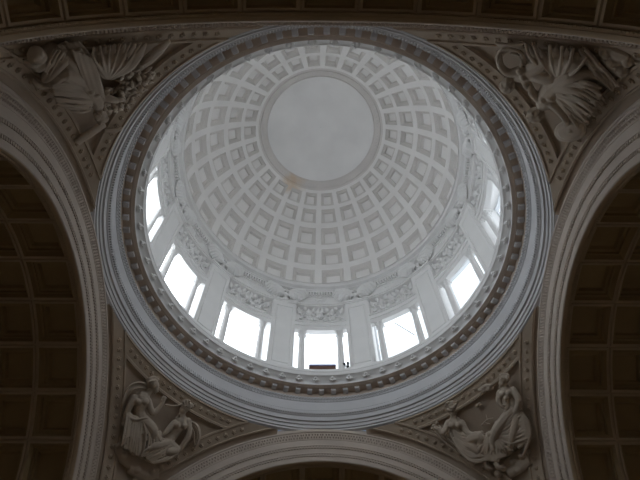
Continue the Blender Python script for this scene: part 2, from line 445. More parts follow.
# board, lamp and rod standing in the drum windows
loc, rz = place(1.0, .45, ZG)
bd = thing('brown_board', 'low dark brown board with a blue-grey top strip standing in a drum window', 'board', loc, rz)
b = bmesh.new(); hw = .081*U
box(b, -hw, hw, -.012*U, .012*U, 0, .118*U); finish(b, 'board_panel', M_brown, bd)
b = bmesh.new(); box(b, -hw*1.01, hw*1.01, -.014*U, .014*U, .118*U, .132*U); finish(b, 'top_strip', M_blue, bd)
loc, rz = place(.968, 8.9, ZG)
fl = thing('floodlight', 'small black twin floodlight on a bracket beside the column near the brown board', 'floodlight', loc, rz)
b = bmesh.new(); tube(b, [(0,0,0),(0,0,.088*U)], .003*U, 8); box(b,-.012*U,.012*U,-.003*U,.003*U,.070*U,.074*U); finish(b,'bracket',M_frame,fl)
for x, z in ((-.012,.092),(.011,.097),(.010,.066)):
    b = bmesh.new(); tube(b, [(x*U,-.010*U,z*U-.03),(x*U,.004*U,z*U+.01),(x*U,.010*U,z*U+.02)],[.0085*U,.0085*U,.004*U],10); finish(b,'lamp_head',M_black,fl)
ra = pol(1.10, 27.0, 3.30); rb = pol(1.06, 33.5, 3.02)
b = bmesh.new(); tube(b, [(0,0,0), rb-ra], .02, 8)
tag(finish(b, 'slanting_rod', M_grey, None, ra), 'thin grey rod slanting across the pale window anticlockwise of the brown board', 'rod')

# ================================================================== RING ENTABLATURE
ZB = 2.345
ring = thing('ring_cornice', 'big round moulded cornice ring with lion heads under the white drum', 'cornice', W(0,0,ZB))
finish(lathe([(1.045,2.340),(1.0300,2.3455),(1.0295,2.3560),(1.0235,2.3570),(1.0215,2.3740),(1.0155,2.3750),(1.0125,2.3905),(1.0040,2.3920),(1.0010,2.4160),(.9990,2.4175)],240,ZB), 'architrave', M_ring, ring)
b = lathe([(.9990,2.4175),(.9955,2.4190),(.9925,2.4300),(.9910,2.4480),(.9935,2.4530)],240,ZB)
for k in range(480):
    az = k*.75; a0,a1 = az-.24, az+.24
    box8(b, [Vector((R*U*math.sin(rad(a)),R*U*math.cos(rad(a)),(z-ZB)*U)) for R,a,z in ((.996,a0,2.422),(.996,a1,2.422),(.986,a1,2.426),(.986,a0,2.426),(.996,a0,2.447),(.996,a1,2.447),(.986,a1,2.447),(.986,a0,2.447))])
finish(b, 'egg_moulding', M_ring, ring)
finish(lathe([(.9935,2.4530),(.9915,2.4540),(.9900,2.5180)],240,ZB), 'plain_frieze', M_ring, ring)
b = lathe([(.9900,2.5180),(.986,2.5200),(.984,2.5290),(.9785,2.5320),(.9780,2.5430),(.9765,2.5440)],240,ZB)
for k in range(360):
    a = rad(k)
    ball(b, (.9835*U*math.sin(a), .9835*U*math.cos(a), (2.526-ZB)*U), .0046*U, 6, 4)
    box8(b, [Vector((R*U*math.sin(rad(x)),R*U*math.cos(rad(x)),(z-ZB)*U)) for R,x,z in ((.980,k*1.0-.28,2.532),(.980,k*1.0+.28,2.532),(.9735,k*1.0+.28,2.534),(.9735,k*1.0-.28,2.534),(.980,k*1.0-.28,2.5435),(.980,k*1.0+.28,2.5435),(.9735,k*1.0+.28,2.5435),(.9735,k*1.0-.28,2.5435))])
finish(b, 'bead_moulding', M_ring, ring)
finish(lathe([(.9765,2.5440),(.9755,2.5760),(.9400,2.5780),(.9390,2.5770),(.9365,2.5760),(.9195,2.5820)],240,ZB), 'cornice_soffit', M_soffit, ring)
finish(lathe([(.9195,2.5820),(.9190,2.5830),(.9190,2.5920),(.9230,2.5940),(.9225,2.6030),(.9160,2.6130),(.9060,2.6200),(.9010,2.6260),(.8915,2.6290),(.8905,2.6310),(.8905,2.6560),(.8885,2.6580),(.8885,2.6780),(.8910,2.6830),(.93,2.7200),(.95,2.7225)],240,ZB), 'cornice_rim', M_drum, ring)
b = bmesh.new()
box(b, -.0120*U,.0120*U,-.0130*U,.0155*U,-.015*U,0); box(b,-.0138*U,.0138*U,-.0150*U,.0160*U,-.006*U,.0005*U)
tube(b, [(-.0120*U,-.0120*U,-.011*U),(.0120*U,-.0120*U,-.011*U)], .0050*U, 8)
me0 = finish(b, 'modillion', M_ring, ring)
for k in range(90):
    az = k*4.0; p = pol(.9590, az, 2.577) - W(0,0,ZB)
    if k == 0: me0.location = p
    else:
        o = me0.copy(); C.objects.link(o); o.parent = ring; o.location = p; o.rotation_euler = (0,0,-rad(az))
# lion head: mane, muzzle, brow, ears
b = bmesh.new()
ball(b, (0,0,0), (.0125*U,.006*U,.0135*U), 10, 8)
for j in range(10):
    a = 2*PI*j/10; ball(b, (.0115*U*math.cos(a), -.001*U, .0125*U*math.sin(a)), .0042*U, 6, 5)
ball(b, (0,-.006*U,0), (.0085*U,.007*U,.0095*U), 10, 8); ball(b, (0,-.011*U,-.004*U), (.005*U,.005*U,.004*U), 8, 6)
for s in (-1,1):
    ball(b, (s*.0035*U,-.0115*U,.003*U), .002*U, 6, 5); ball(b, (s*.0075*U,-.005*U,.0095*U), .0028*U, 6, 5)
ball(b, (0,-.010*U,-.009*U), (.0035*U,.003*U,.002*U), 6, 5)
lh = finish(b, 'lion_head', M_drum, ring, smooth=70)
LSC = (1.3, 1.3, 1.3)
for k in range(60):
    az = 3.9 + 6*k; p = pol(.9085, az, 2.6110) - W(0,0,ZB)
    if k == 0: lh.location = p; lh.rotation_euler = (-.5,0,-rad(az)); lh.scale = LSC
    else:
        o = lh.copy(); C.objects.link(o); o.parent = ring; o.location = p; o.rotation_euler = (-.5,0,-rad(az))

# ================================================================== ARCHES
def arch_pt(rho, a, y): return Vector((rho*U*math.cos(a), (y-1)*U, rho*U*math.sin(a)))
def sweep(prof, seg=120, a0=-.35, a1=PI+.35):
    b = bmesh.new()
    quad_strip(b, [[arch_pt(r, a0+(a1-a0)*i/seg, y) for r, y in prof] for i in range(seg+1)])
    return b
def arch_blocks(b, rho0, rho1, y0, y1, n, fill=.55, a0=0, a1=PI):
    for k in range(n):
        aa = a0+(a1-a0)*(k+.5-fill/2)/n; ab = a0+(a1-a0)*(k+.5+fill/2)/n
        box8(b, [arch_pt(rho0,aa,y0),arch_pt(rho0,ab,y0),arch_pt(rho1,ab,y0),arch_pt(rho1,aa,y0),arch_pt(rho0,aa,y1),arch_pt(rho0,ab,y1),arch_pt(rho1,ab,y1),arch_pt(rho1,aa,y1)])
def arch():
    t = thing('arch_moulding', '', 'arch', (0,0,0), 0, 'moulded arches of the crossing')
    finish(sweep([(1.07,1.05),(1.025,1.022),(1.008,1.020),(1.004,1.008),(.998,1.002),(.991,1.002),(.987,1.007)]), 'outer_lip', M_arch, t)
    b = sweep([(.987,1.007),(.982,1.008),(.970,1.009),(.958,1.012),(.946,1.015)])
    for k in range(210):
        a = PI*(k+.5)/210
        for dr, da, s in ((.975,0,.8),(.960,.0075,.72)):
            a += random.uniform(-.002, .002); s *= random.uniform(.8, 1.2)
            p = arch_pt(dr, a+da, 1.0085 if da == 0 else 1.0115)
            ca, sa = math.cos(a+da), math.sin(a+da)
            tube(b, [p - Vector((ca,0,sa))*.010*U*s + Vector((0,.004*U,0)), p + Vector((0,-.005*U,0)), p + Vector((ca,0,sa))*.009*U*s], [.003*U,.0056*U*s,.002*U], 6, True, ((0,1,0),.5))
    finish(b, 'leaf_band', M_arch, t)
    finish(sweep([(.946,1.015),(.944,1.008),(.941,1.008),(.940,1.010),(.903,1.012)]), 'outer_fascia', M_arch, t)
    b = sweep([(.903,1.012),(.901,1.017),(.889,1.019)]); arch_blocks(b,.8895,.901,1.0125,1.019,190); finish(b, 'upper_bead_row', M_arch, t, smooth=0)
    finish(sweep([(.889,1.019),(.887,1.019),(.858,1.021)]), 'middle_fascia', M_arch, t)
    b = sweep([(.858,1.021),(.856,1.025),(.844,1.027)]); arch_blocks(b,.8445,.856,1.0215,1.027,190); finish(b, 'lower_bead_row', M_arch, t, smooth=0)
    finish(sweep([(.844,1.027),(.842,1.027),(.820,1.030),(.817,1.033)]), 'inner_fascia', M_arch, t)
    b = sweep([(.817,1.033),(.815,1.036),(.815,1.048),(.818,1.049),(.818,1.054)]); finish(b, 'soffit_margin', M_vault, t)
    b = sweep([(.818,1.054),(.814,1.055),(.814,1.060),(.818,1.0605),(.840,1.0625)]); arch_blocks(b,.811,.816,1.0555,1.0605,190,.6); finish(b, 'soffit_bead_row', M_vault, t, smooth=0)
    return t
ARCH = [(0, 'moulded arch under the cornice ring, between the two reliefs of seated figure pairs'),
        (180, 'moulded arch overhead with foreshortened leaf band, between the wreath relief and shield relief'),
        (-90, 'moulded arch between the wreath relief and the relief of a helmeted figure'),
        (90, 'pale moulded arch between the shield relief and the relief of a radiating skirt')]
a0_ = arch()
for i,(az,lab) in enumerate(ARCH):
    loc = W(math.sin(rad(az)), math.cos(rad(az)), HC); rz = -rad(az)
    if i == 0: a0_.location = loc; a0_.rotation_euler = (0,0,rz); a0_['label'] = lab
    else: dup(a0_, loc, rz, lab)

# ================================================================== BARREL VAULTS (structure) with coffers
PITCH = 14.0; AX = .19; Y0 = 1.061; RV = .818
def vfn(u, v, d): return Vector(((RV+d)*U*math.cos(rad(u)), (v-1)*U, (RV+d)*U*math.sin(rad(u))))
NB = 6
cells = [(90+PITCH*i, j) for i in range(-6, 7) for j in range(NB)]
vb = bmesh.new()
R1c = (-PITCH*.5*.86, PITCH*.5*.86, .013, AX-.013)
for u, j in cells:
    f = lambda a, v, d, u=u, j=j: vfn(u+a, Y0+AX*j+v, d)
    frame_strip(vb, f, (-PITCH/2, PITCH/2, 0, AX), (-PITCH/2*.975, PITCH/2*.975, .0025, AX-.0025), .008, .008, 4)
    frame_strip(vb, f, (-PITCH/2*.975, PITCH/2*.975, .0025, AX-.0025), (-PITCH/2*.955, PITCH/2*.955, .005, AX-.005), .008, 0, 4)
    frame_strip(vb, f, (-PITCH/2*.955, PITCH/2*.955, .005, AX-.005), R1c, 0, 0, 4)
for s in (0, 1):   # plain strips at the springing
    aa = (90-PITCH*6.5) if s == 0 else (90+PITCH*6.5); ab = -8 if s == 0 else 188
    quad_strip(vb, [[vfn(aa, Y0, .0), vfn(ab, Y0, .0)], [vfn(aa, Y0+AX*NB, .0), vfn(ab, Y0+AX*NB, .0)]])
bmesh.ops.remove_doubles(vb, verts=vb.verts, dist=1e-4); bmesh.ops.recalc_face_normals(vb, faces=vb.faces)
vm = bpy.data.meshes.new('vault'); vb.to_mesh(vm); vb.free(); vm.materials.append(M_vault)
cb = bmesh.new(); f = lambda a, v, d: vfn(90+a, Y0+v, d)
R2c = inset(R1c,.05); R3c = inset(R1c,.09); R4c = inset(R1c,.16); R5c = inset(R1c,.20)
frame_strip(cb, f, R1c, R2c, 0, .020, 4); frame_strip(cb, f, R2c, R3c, .020, .020, 4); frame_strip(cb, f, R3c, R3c, .020, .034, 4)
frame_strip(cb, f, R3c, R4c, .034, .034, 4); frame_strip(cb, f, R4c, R5c, .034, .050, 4)
bmesh.ops.remove_doubles(cb, verts=cb.verts, dist=1e-4); bmesh.ops.recalc_face_normals(cb, faces=cb.faces)
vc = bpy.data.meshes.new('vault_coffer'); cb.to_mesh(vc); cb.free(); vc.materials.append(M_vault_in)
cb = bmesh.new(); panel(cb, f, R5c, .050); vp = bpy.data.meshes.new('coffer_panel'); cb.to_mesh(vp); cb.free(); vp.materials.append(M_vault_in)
def vault(name, az, show):
    o = struct(put(name, vm, None, W(math.sin(rad(az)), math.cos(rad(az)), HC), -rad(az)))
    rest = bmesh.new()
    for u, j in cells:
        M = Matrix.Translation((0, AX*j*U, 0)) @ Matrix.Rotation(rad(90-u), 4, 'Y')
        if show(u, j):
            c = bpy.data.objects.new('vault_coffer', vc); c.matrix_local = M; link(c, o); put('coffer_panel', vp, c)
        else:
            t = bmesh.new(); t.from_mesh(vc); t.from_mesh(vp); t.transform(M); tm = bpy.data.meshes.new('tmp'); t.to_mesh(tm); t.free(); rest.from_mesh(tm); bpy.data.meshes.remove(tm)
    r = finish(rest, 'unseen_coffer_field', M_vault_in, o, smooth=0, merge=0); r['kind'] = 'stuff'
    return o
vault('ceiling_front', 0, lambda u, j: j == 0 and 60 < u < 120)
vault('ceiling_back', 180, lambda u, j: j == 0)
vault('ceiling_left', -90, lambda u, j: j < 3)
vault('ceiling_right', 90, lambda u, j: j < 3)

# ================================================================== PENDENTIVES
RP = 1.44; RB = 1.028
def pz(R): return HC + math.sqrt(max(RP*RP - R*R, 0))
PB = W(1.0, 1.0, HC)       # base corner of the first pendentive
def pp(x, y, lift=0):
    """point of the pendentive sphere over (x, y), lifted towards the room, local to the corner"""
    v = Vector((x, y, math.sqrt(max(RP*RP-x*x-y*y, 0)))); v = v*((RP-lift)/RP)
    return W(v.x, v.y, v.z+HC) - PB
def pend_parts(root):
    b = bmesh.new(); rows = []
    n = 60
    for i in range(n+1):
        ph = 13.0 + 64.0*i/n; mx = max(math.sin(rad(ph)), math.cos(rad(ph)))
        R1 = min(1.035/mx, 1.43); R0 = min(1.03, R1)
        rows.append([pp((R0+(R1-R0)*j/16)*math.sin(rad(ph)), (R0+(R1-R0)*j/16)*math.cos(rad(ph))) for j in range(17)])
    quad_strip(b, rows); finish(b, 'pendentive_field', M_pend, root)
    # border along the ring
    def bandprof(w, h=.010): return [(0,.0),(0,h),(w*.10,h+.003),(w*.14,h-.002),(w*.80,h-.002),(w*.84,h+.004),(w*.97,h+.004),(w,.0)]
    wr = .052
    b = bmesh.new(); rows = []
    for i in range(n+1):
        row = []
        for r, h in bandprof(wr):
            R = 1.026+r; e = math.acos(.951/R); ph = e + (PI/2-2*e)*i/n
            row.append(pp(R*math.sin(ph), R*math.cos(ph), h))
        rows.append(row)
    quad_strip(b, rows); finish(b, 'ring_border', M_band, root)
    wa = .052
    def ap(side, a, c, lift):
        rho = math.sqrt(RP*RP-c*c); u = rho*math.cos(a); v = Vector((u, c, rho*math.sin(a))) if side == 0 else Vector((c, u, rho*math.sin(a)))
        v = v*((RP-lift)/RP); return W(v.x, v.y, v.z+HC) - PB
    amax = math.acos(.36/1.04)
    for side in (0, 1):
        b = bmesh.new(); rows = []
        for i in range(n+1):
            row = []
            for r, h in bandprof(wa):
                c = 1.0-r; e = math.acos(math.sqrt(1.03**2-c*c)/math.sqrt(RP*RP-c*c))
                row.append(ap(side, .02 + (e-.02)*i/n, c, h))
            rows.append(row)
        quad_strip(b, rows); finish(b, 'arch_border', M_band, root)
    # rosettes
    b = bmesh.new()
    for j in range(5):
        a = 2*PI*j/5; ball(b, (.0065*U*math.cos(a), .0065*U*math.sin(a), 0), (.0055*U,.0055*U,.004*U), 6, 4)
    ball(b, (0,0,.003*U), .005*U, 6, 5)
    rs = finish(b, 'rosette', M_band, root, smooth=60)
    spots = []
    m = 17
    for i in range(m):
        ph = 27.5 + 35.0*i/(m-1)
        spots.append(pp((1.026+wr*.46)*math.sin(rad(ph)), (1.026+wr*.46)*math.cos(rad(ph)), .010))
    for side in (0, 1):
        for i in range(26):
            a = .12 + (amax-.17)*i/25
            spots.append(ap(side, a, 1.0-wa*.46, .010))
    for i, p in enumerate(spots):
        q = (W(0,0,HC) - PB) - p; rot = q.to_track_quat('Z', 'Y').to_euler()
        o = rs if i == 0 else rs.copy()
        if i: C.objects.link(o); o.parent = root
        o.location = p; o.rotation_euler = rot
PEND = [(1,1,'tan pendentive with rosette border behind the relief of a radiating skirt'),
        (-1,1,'tan pendentive with rosette border behind the relief of a helmeted figure'),
        (-1,-1,'dark tan pendentive with rosette border behind the leafy wreath relief'),
        (1,-1,'tan pendentive with rosette border behind the round shield relief')]
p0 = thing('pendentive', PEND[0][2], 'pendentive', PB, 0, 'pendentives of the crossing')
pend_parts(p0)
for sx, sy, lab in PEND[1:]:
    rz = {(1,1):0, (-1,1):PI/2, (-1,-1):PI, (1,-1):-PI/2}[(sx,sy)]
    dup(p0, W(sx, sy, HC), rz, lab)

# ================================================================== RELIEF SCULPTURES on the pendentives
MR = ((0.9999274, 0.00608665, 0.01039911), (-0.00997705, 0.90214711, 0.43131317), (-0.00675628, -0.43138561, 0.90214234))
F = 580.52; CAM = (-.04818*U, -1.21441*U, EYE)
PXU = .0046                      # size of one sculpture unit (in U)
def on_pend(x, y, lift=0):
    """point on the pendentive sphere that lies on the sight line through (x, y), lifted into the room"""
    a = Vector(((x-320)/F, (y-240)/F, 1)); d = Vector([sum(MR[i][k]*a[k] for k in range(3)) for i in range(3)])
    o = Vector((CAM[0]/U, CAM[1]/U, -HC)); r = RP - lift*PXU
    A = d.dot(d); B = 2*o.dot(d); c = o.dot(o) - r*r
    t = (-B + math.sqrt(max(B*B-4*A*c, 0)))/(2*A); p = o + d*t
    return W(p.x, p.y, p.z+HC)
S = PXU*U
def fused(name, m, root, tubes=(), balls=(), voxel=.022, smooth=2, under=None):
    """one continuous carved body: tapered limbs and rounded masses fused together"""
    b = bmesh.new(); base = root.location
    for t in tubes:
        P = [on_pend(*p) - base for p in t[0]]; R = t[1]
        if not hasattr(R, '__len__'): R = [R]*len(P)
        if len(R) != len(P):
            m_ = len(R)-1; R = [R[min(int(i*m_/(len(P)-1)), m_-1)]*(1-(i*m_/(len(P)-1)-min(int(i*m_/(len(P)-1)), m_-1))) + R[min(int(i*m_/(len(P)-1)), m_-1)+1]*(i*m_/(len(P)-1)-min(int(i*m_/(len(P)-1)), m_-1)) for i in range(len(P))]
        Q = []; RR = []
        for i in range(len(P)-1):
            p0 = P[max(i-1,0)]; p1 = P[i]; p2 = P[i+1]; p3 = P[min(i+2,len(P)-1)]
            for s in range(4):
                f = s/4
                Q.append(.5*((2*p1)+(p2-p0)*f+(2*p0-5*p1+4*p2-p3)*f*f+(3*p1-p0-3*p2+p3)*f**3)); RR.append((R[i]+(R[i+1]-R[i])*f)*S)
        Q.append(P[-1]); RR.append(R[-1]*S)
        nrm = (W(0,0,HC) - base - P[len(P)//2]).normalized()
        tube(b, Q, RR, 10, True, (nrm, t[2] if len(t) > 2 else 1))
        ball(b, Q[0], RR[0]*.98, 8, 6) if len(t) < 3 else None
        ball(b, Q[-1], RR[-1]*.98, 8, 6) if len(t) < 3 else None
    for c, r in balls:
        if hasattr(r, '__len__'):
            # (along direction x, across, depth, angle)
            p = on_pend(*c) - base; nrm = (W(0,0,HC) - base - p).normalized()
            q = (on_pend(c[0]+math.cos(rad(r[3])), c[1]+math.sin(rad(r[3])), c[2]) - base - p); q = (q - nrm*q.dot(nrm)).normalized()
            M = Matrix((q, nrm.cross(q), nrm)).transposed().to_4x4(); M.translation = p
            bmesh.ops.create_uvsphere(b, u_segments=14, v_segments=10, radius=1, matrix=M @ Matrix.Diagonal((r[0]*S, r[1]*S, r[2]*S, 1)))
        else:
            ball(b, on_pend(*c) - base, r*S, 10, 8)
    bmesh.ops.recalc_face_normals(b, faces=b.faces)
    me = bpy.data.meshes.new(name); b.to_mesh(me); b.free()
    o = bpy.data.objects.new(name, me); C.objects.link(o)
    if voxel:
        md = o.modifiers.new('r', 'REMESH'); md.mode = 'VOXEL'; md.voxel_size = voxel; md.use_smooth_shade = True
        ms = o.modifiers.new('s', 'SMOOTH'); ms.factor = .5; ms.iterations = smooth
        me2 = bpy.data.meshes.new_from_object(o.evaluated_get(bpy.context.evaluated_depsgraph_get()))
        o.modifiers.clear(); o.data = me2; bpy.data.meshes.remove(me); me2.name = name
    o.data.materials.clear(); o.data.materials.append(m)
    for p in o.data.polygons: p.use_smooth = True
    o.parent = under or root
    return o
def lines(L, l, r0, r1=None, mid=2):
    """fold ridges: each entry is a list of (x, y), lift l at the ends and l+mid between"""
    out = []
    for q in L:
        n = len(q); out.append(([(x, y, l + (mid if 0 < i < n-1 else 0)) for i, (x, y) in enumerate(q)], [r0 + ((r1 or r0)-r0)*i/(n-1) for i in range(n)]))
    return out
def between(A, B, n, l, r, mid=2, seed=1):
    rnd = random.Random(seed); out = []
    for i in range(n):
        f = (i + rnd.uniform(-.18, .18))/(n-1); m = len(A); rr = r*rnd.uniform(.75, 1.2)
        out.append(([(A[k][0]+(B[k][0]-A[k][0])*f + (rnd.uniform(-.6,.6) if 0 < k < m-1 else 0), A[k][1]+(B[k][1]-A[k][1])*f + (rnd.uniform(-.6,.6) if 0 < k < m-1 else 0), l + (mid if 0 < k < m-1 else 0)) for k in range(m)], [rr*(1-.3*k/(m-1)) for k in range(m)]))
    return out
def sheet(L, l, r, k=.45): return [([(x, y, l) for x, y in q], r, k) for q in L]
def hand(x, y, l, ang, sp=16, s=1.0):
    """palm with four fingers and a thumb, pointing along ang (degrees in the picture plane)"""
    out = [([(x, y, l), (x+2*s*math.cos(rad(ang)), y+2*s*math.sin(rad(ang)), l)], [1.6*s, 1.9*s])]
    for j, ln in enumerate((3.6, 4.3, 4.1, 3.3)):
        a = ang + (j-1.5)*sp; c, d = math.cos(rad(a)), math.sin(rad(a))
        out.append(([(x+1.6*s*c, y+1.6*s*d, l), (x+(1.6+ln*.55)*s*c, y+(1.6+ln*.55)*s*d, l+.7), (x+(1.6+ln)*s*c, y+(1.6+ln)*s*d, l)], [.85*s, .8*s, .6*s]))
    a = ang - 2.6*sp - 20; out.append(([(x, y, l), (x+2.2*s*math.cos(rad(a)), y+2.2*s*math.sin(rad(a)), l+.6), (x+3.6*s*math.cos(rad(a+25)), y+3.6*s*math.sin(rad(a+25)), l)], [1.0*s, .95*s, .65*s]))
    return out
def face(x, y, l, ang, up, s=1.0):
    """head with brow, nose, lips, chin, eyes and ear; ang = the way it looks, up = towards its crown (degrees)"""
    c, d = math.cos(rad(ang)), math.sin(rad(ang)); a, e = math.cos(rad(up)), math.sin(rad(up))
    def q(f, u, k): return (x + s*(f*c+u*a), y + s*(f*d+u*e), l + k*s)
    B = [(q(0,1.2,0), 5.2*s), (q(1.2,-1.6,.6), 3.9*s), (q(3.6,-4.0,1.2), 1.7*s), (q(2.2,-.4,3.3), 1.2*s), (q(4.0,-.2,1.8), 1.0*s), (q(-1.2,-.6,4.6), (1.6*s, 1.0*s, .7*s, up))]
    T = [([q(4.3,1.9,2.2), q(5.6,-.7,2.0), q(5.9,-1.5,1.9)], [.7*s, .95*s, 1.0*s]), ([q(4.4,1.7,.6), q(3.2,1.7,3.4), q(1.8,1.5,4.4)], [.7*s, .8*s, .5*s]),
         ([q(5.0,-2.5,1.6), q(4.0,-2.6,2.8)], [.65*s, .5*s]), ([q(4.8,-3.2,1.5), q(3.9,-3.3,2.6)], [.65*s, .5*s])]
    return T, B
def relief(label, x, y):
    p = on_pend(x, y, 0)
    return thing('relief_sculpture', label, 'relief sculpture', p, 0, 'carved groups in the pendentives')
def locks(cx, cy, l, rx, ry, n, r, seed):
    rnd = random.Random(seed); out = []
    for i in range(n):
        a = rnd.uniform(0, 2*PI); f = math.sqrt(rnd.random())
        out.append(((cx+rx*f*math.cos(a), cy+ry*f*math.sin(a), l+rnd.uniform(-.6, 1.0)), r*rnd.uniform(.7, 1.25)))
    return out

# ---- seated pair, the one in the helmet reaching towards the other
R1_ = relief('stucco relief of two seated half-draped figures, one helmeted, reaching across to each other', 152, 430)
T, B = face(154, 386.5, 9, 40, -65)
fig = fused('carved_figure', M_sculpt, R1_, T + hand(163.5, 401.5, 10, -80, 20) + hand(124, 421, 7, 110, 14) + [
  ([(142,398,6),(140,405,6),(139,412,6),(141,421,6)], [8.3,7.4,6,7.6]), ([(145,396,8),(151,390,9)], [3.5,3.1]),
  ([(134,398,8),(129,408,9),(124,420,7)], [4.2,3.4,2.2]), ([(148,401,9),(152.5,413,10),(158,409,10),(163,402,10)], [4,3.3,2.8,1.9]),
  ([(143,421,7),(153,431,12),(149,443,9),(145,454,6)], [7.2,5.8,4.2,2.8]), ([(138,421,6),(131,434,9),(132,444,7),(137,453,6)], [6.8,5.2,4,2.7]),
  ([(145,454,6),(149,457,7),(153,458,6)], [2.8,2.3,1.4]), ([(137,453,6),(139,457,7),(142,459,6)], [2.6,2.2,1.3])],
  B + [((145,401.5,12), 3.9), ((137.5,402,12), 3.6)])
fused('carved_helmet', M_sculpt, R1_, [([(147,384,9),(149,379.5,10),(154,377.5,10),(159,380,10)], [1.2,2.0,2.0,1.0]), ([(148,387,10),(150,381.5,14),(156,380.5,14)], [1.2,1.2,1.0])], [((152.5,383.5,9.5), 6.0)], under=fig)
fused('carved_robe', M_sculpt, R1_, sheet([[(130,419),(129,432),(128,446)], [(140,423),(146,438),(142,455)], [(148,427),(155,438),(152,453)]], 7, [5,6,4], .6) +
  lines([[(127,415),(135,420),(146,418),(152,424)], [(129,418),(127,432),(125,444)], [(133,420),(131,436),(129,449)], [(137,422),(138,438),(135,455)], [(141,424),(145,438),(141,457)],
         [(145,424),(151,436),(146,456)], [(149,427),(156,436),(151,456)], [(153,429),(159,439),(156,453)], [(131,427),(126,437),(121,446)], [(147,425),(144,432),(138,436)]], 10, 1.7, 1.2, 3) + sheet([[(127,411),(131,417),(140,419)]], 10, [2,3,2.4], .7) + sheet([[(132,422),(130,438),(127,450)], [(139,422),(138,440),(136,456)], [(149,426),(151,440),(148,455)], [(156,432),(160,444),(160,454)]], 9, [5,6.5,5], .6) + between([(127,415),(124,432),(121,447)], [(142,420),(140,440),(138,457)], 8, 11.5, 1.1) + between([(143,421),(146,438),(141,457)], [(155,430),(163,442),(163,455)], 8, 12.5, 1.1, 2, 2), voxel=.018)
fused('carved_scarf', M_sculpt, R1_, sheet([[(150,386),(141,384),(133,386),(127,392),(123,402)]], 8, [1.6,2.8,3.4,2.8,1.0], .5) + lines([[(149,386),(140,382.5),(131,385),(125,393),(122,404)], [(146,388),(138,388),(131,391),(127,398)]], 8, 1.2, .8, 2), voxel=.018)
T, B = face(184.5, 408.5, 9, 125, -50)
fig = fused('carved_figure', M_sculpt, R1_, T + hand(177, 453, 9, 130, 14) + hand(161, 437, 10, 150, 16) + [
  ([(181,421,6),(177,428,6),(172,436,6),(167,442,6)], [7.4,6.6,5.6,6.6]), ([(181,419,8),(183.5,413,9)], [3.2,2.9]),
  ([(188,421,8),(189,434,10),(183,445,10),(177,453,9)], [3.9,3.3,2.7,1.8]), ([(174,423,9),(167,431,11),(161,437,10)], [3.7,3.1,1.9]),
  ([(168,443,7),(156,446,12),(148,450,10)], [6.4,5.2,4.4]), ([(170,445,7),(176,451,9),(169,452,13)], [6,5,4.6]), ([(169,452,12),(158,457,9),(149,460,7),(146,459,6)], [4.4,3.4,2.4,1.4])],
  B + [((177,425,12), 3.5), ((184,426,12), 3.4)])
fused('carved_hair', M_sculpt, R1_, [], [((187,405.5,9), 5.3), ((191,406,8), 3.2)] + locks(187,404,13,4,4,16,1.3,3), voxel=.018, under=fig)
fused('carved_robe', M_sculpt, R1_, sheet([[(166,444),(154,450),(144,457)], [(176,450),(164,456),(152,461)]], 8, [4,5,4], .6) +
  lines([[(167,441),(155,445),(146,450),(141,456)], [(168,445),(156,450),(146,457)], [(171,448),(160,454),(149,460)], [(177,451),(166,458),(154,462)], [(164,440),(158,444),(151,444)]], 11, 1.6, 1.1, 3) + sheet([[(170,446),(160,452),(148,458)]], 10, [4,6,4], .6) + between([(164,439),(153,445),(141,455)], [(179,452),(167,460),(153,464)], 9, 12.5, 1.0, 2, 3), voxel=.018)
fused('carved_cape', M_sculpt, R1_, sheet([[(189,422),(196,427),(198,437),(194,447)]], 6, [2,3.6,3.6,1.6], .5) + lines([[(190,421),(197,426),(199,437),(195,448)], [(190,425),(194,433),(194,444)]], 8, 1.2, .8, 2), voxel=.018)
fused('carved_scroll', M_sculpt, R1_, lines([[(167,441),(160,444),(158,440),(161,436),(165,438),(163,441)]], 8, 1.3, 1.0, 1), voxel=.018)
fused('carved_branch', M_sculpt, R1_, lines([[(166,405),(174,406),(184,404)]], 8, 1.3, 1.0, 1), voxel=.018)
fused('carved_rock', M_sculpt, R1_, sheet([[(119,442),(126,456),(142,468)], [(128,450),(146,464),(162,463)], [(130,466),(146,473),(158,472)]], 2, [7,9,7], .5), [((118,446,3), 3.5), ((137,470,4), 4), ((151,472,4), 4), ((160,466,4), 3.5), ((125,455,5), 4)])

# ---- radiating skirt
R2_ = relief('stucco relief of two draped figures with a radiating skirt and a slanting bundle of reeds', 488, 428)
T, B = face(452, 410.5, 9, 60, -115)
fig = fused('carved_figure', M_sculpt, R2_, T + hand(439.5, 428.5, 10, 190, 14) + hand(478, 434, 12, -20, 14) + [
  ([(455,423,6),(458,432,6),(464,441,6)], [8,7,7.4]), ([(452.5,416,9),(454.5,420,8)], [3.0,3.4]),
  ([(448.5,423,8),(443.5,433,11),(439.5,428.5,10)], [4,3.3,2]), ([(462,423,8),(468,433,11),(477,434.5,12)], [4,3.3,2]),
  ([(465,442,7),(480,437,12),(482,450,9),(486,463,8)], [7,5.8,4.2,2.8]), ([(462,444,7),(474,448,11),(480,458,9)], [6.6,5.2,3.6]), ([(485,463,8),(487,467.5,9),(491.5,469,8)], [2.8,2.6,1.5])],
  B + [((452,425.5,12), 3.7), ((459,425,12), 3.7)])
fused('carved_hair', M_sculpt, R2_, [], [((451,407,9.5), 5.2)] + locks(451,406,13,6,4.5,26,1.6,5), voxel=.018, under=fig)
fused('carved_reed_bundle', M_sculpt, R2_, lines([[(434,426),(448,439),(462,451),(473,455)], [(437,424),(450,436),(464,448)], [(433,430),(446,443),(460,454)]], 7, 1.2, 1.0, 1), [((434,426,8), 2.4), ((437,423,8), 1.8), ((432,429,8), 1.8)], voxel=.018)
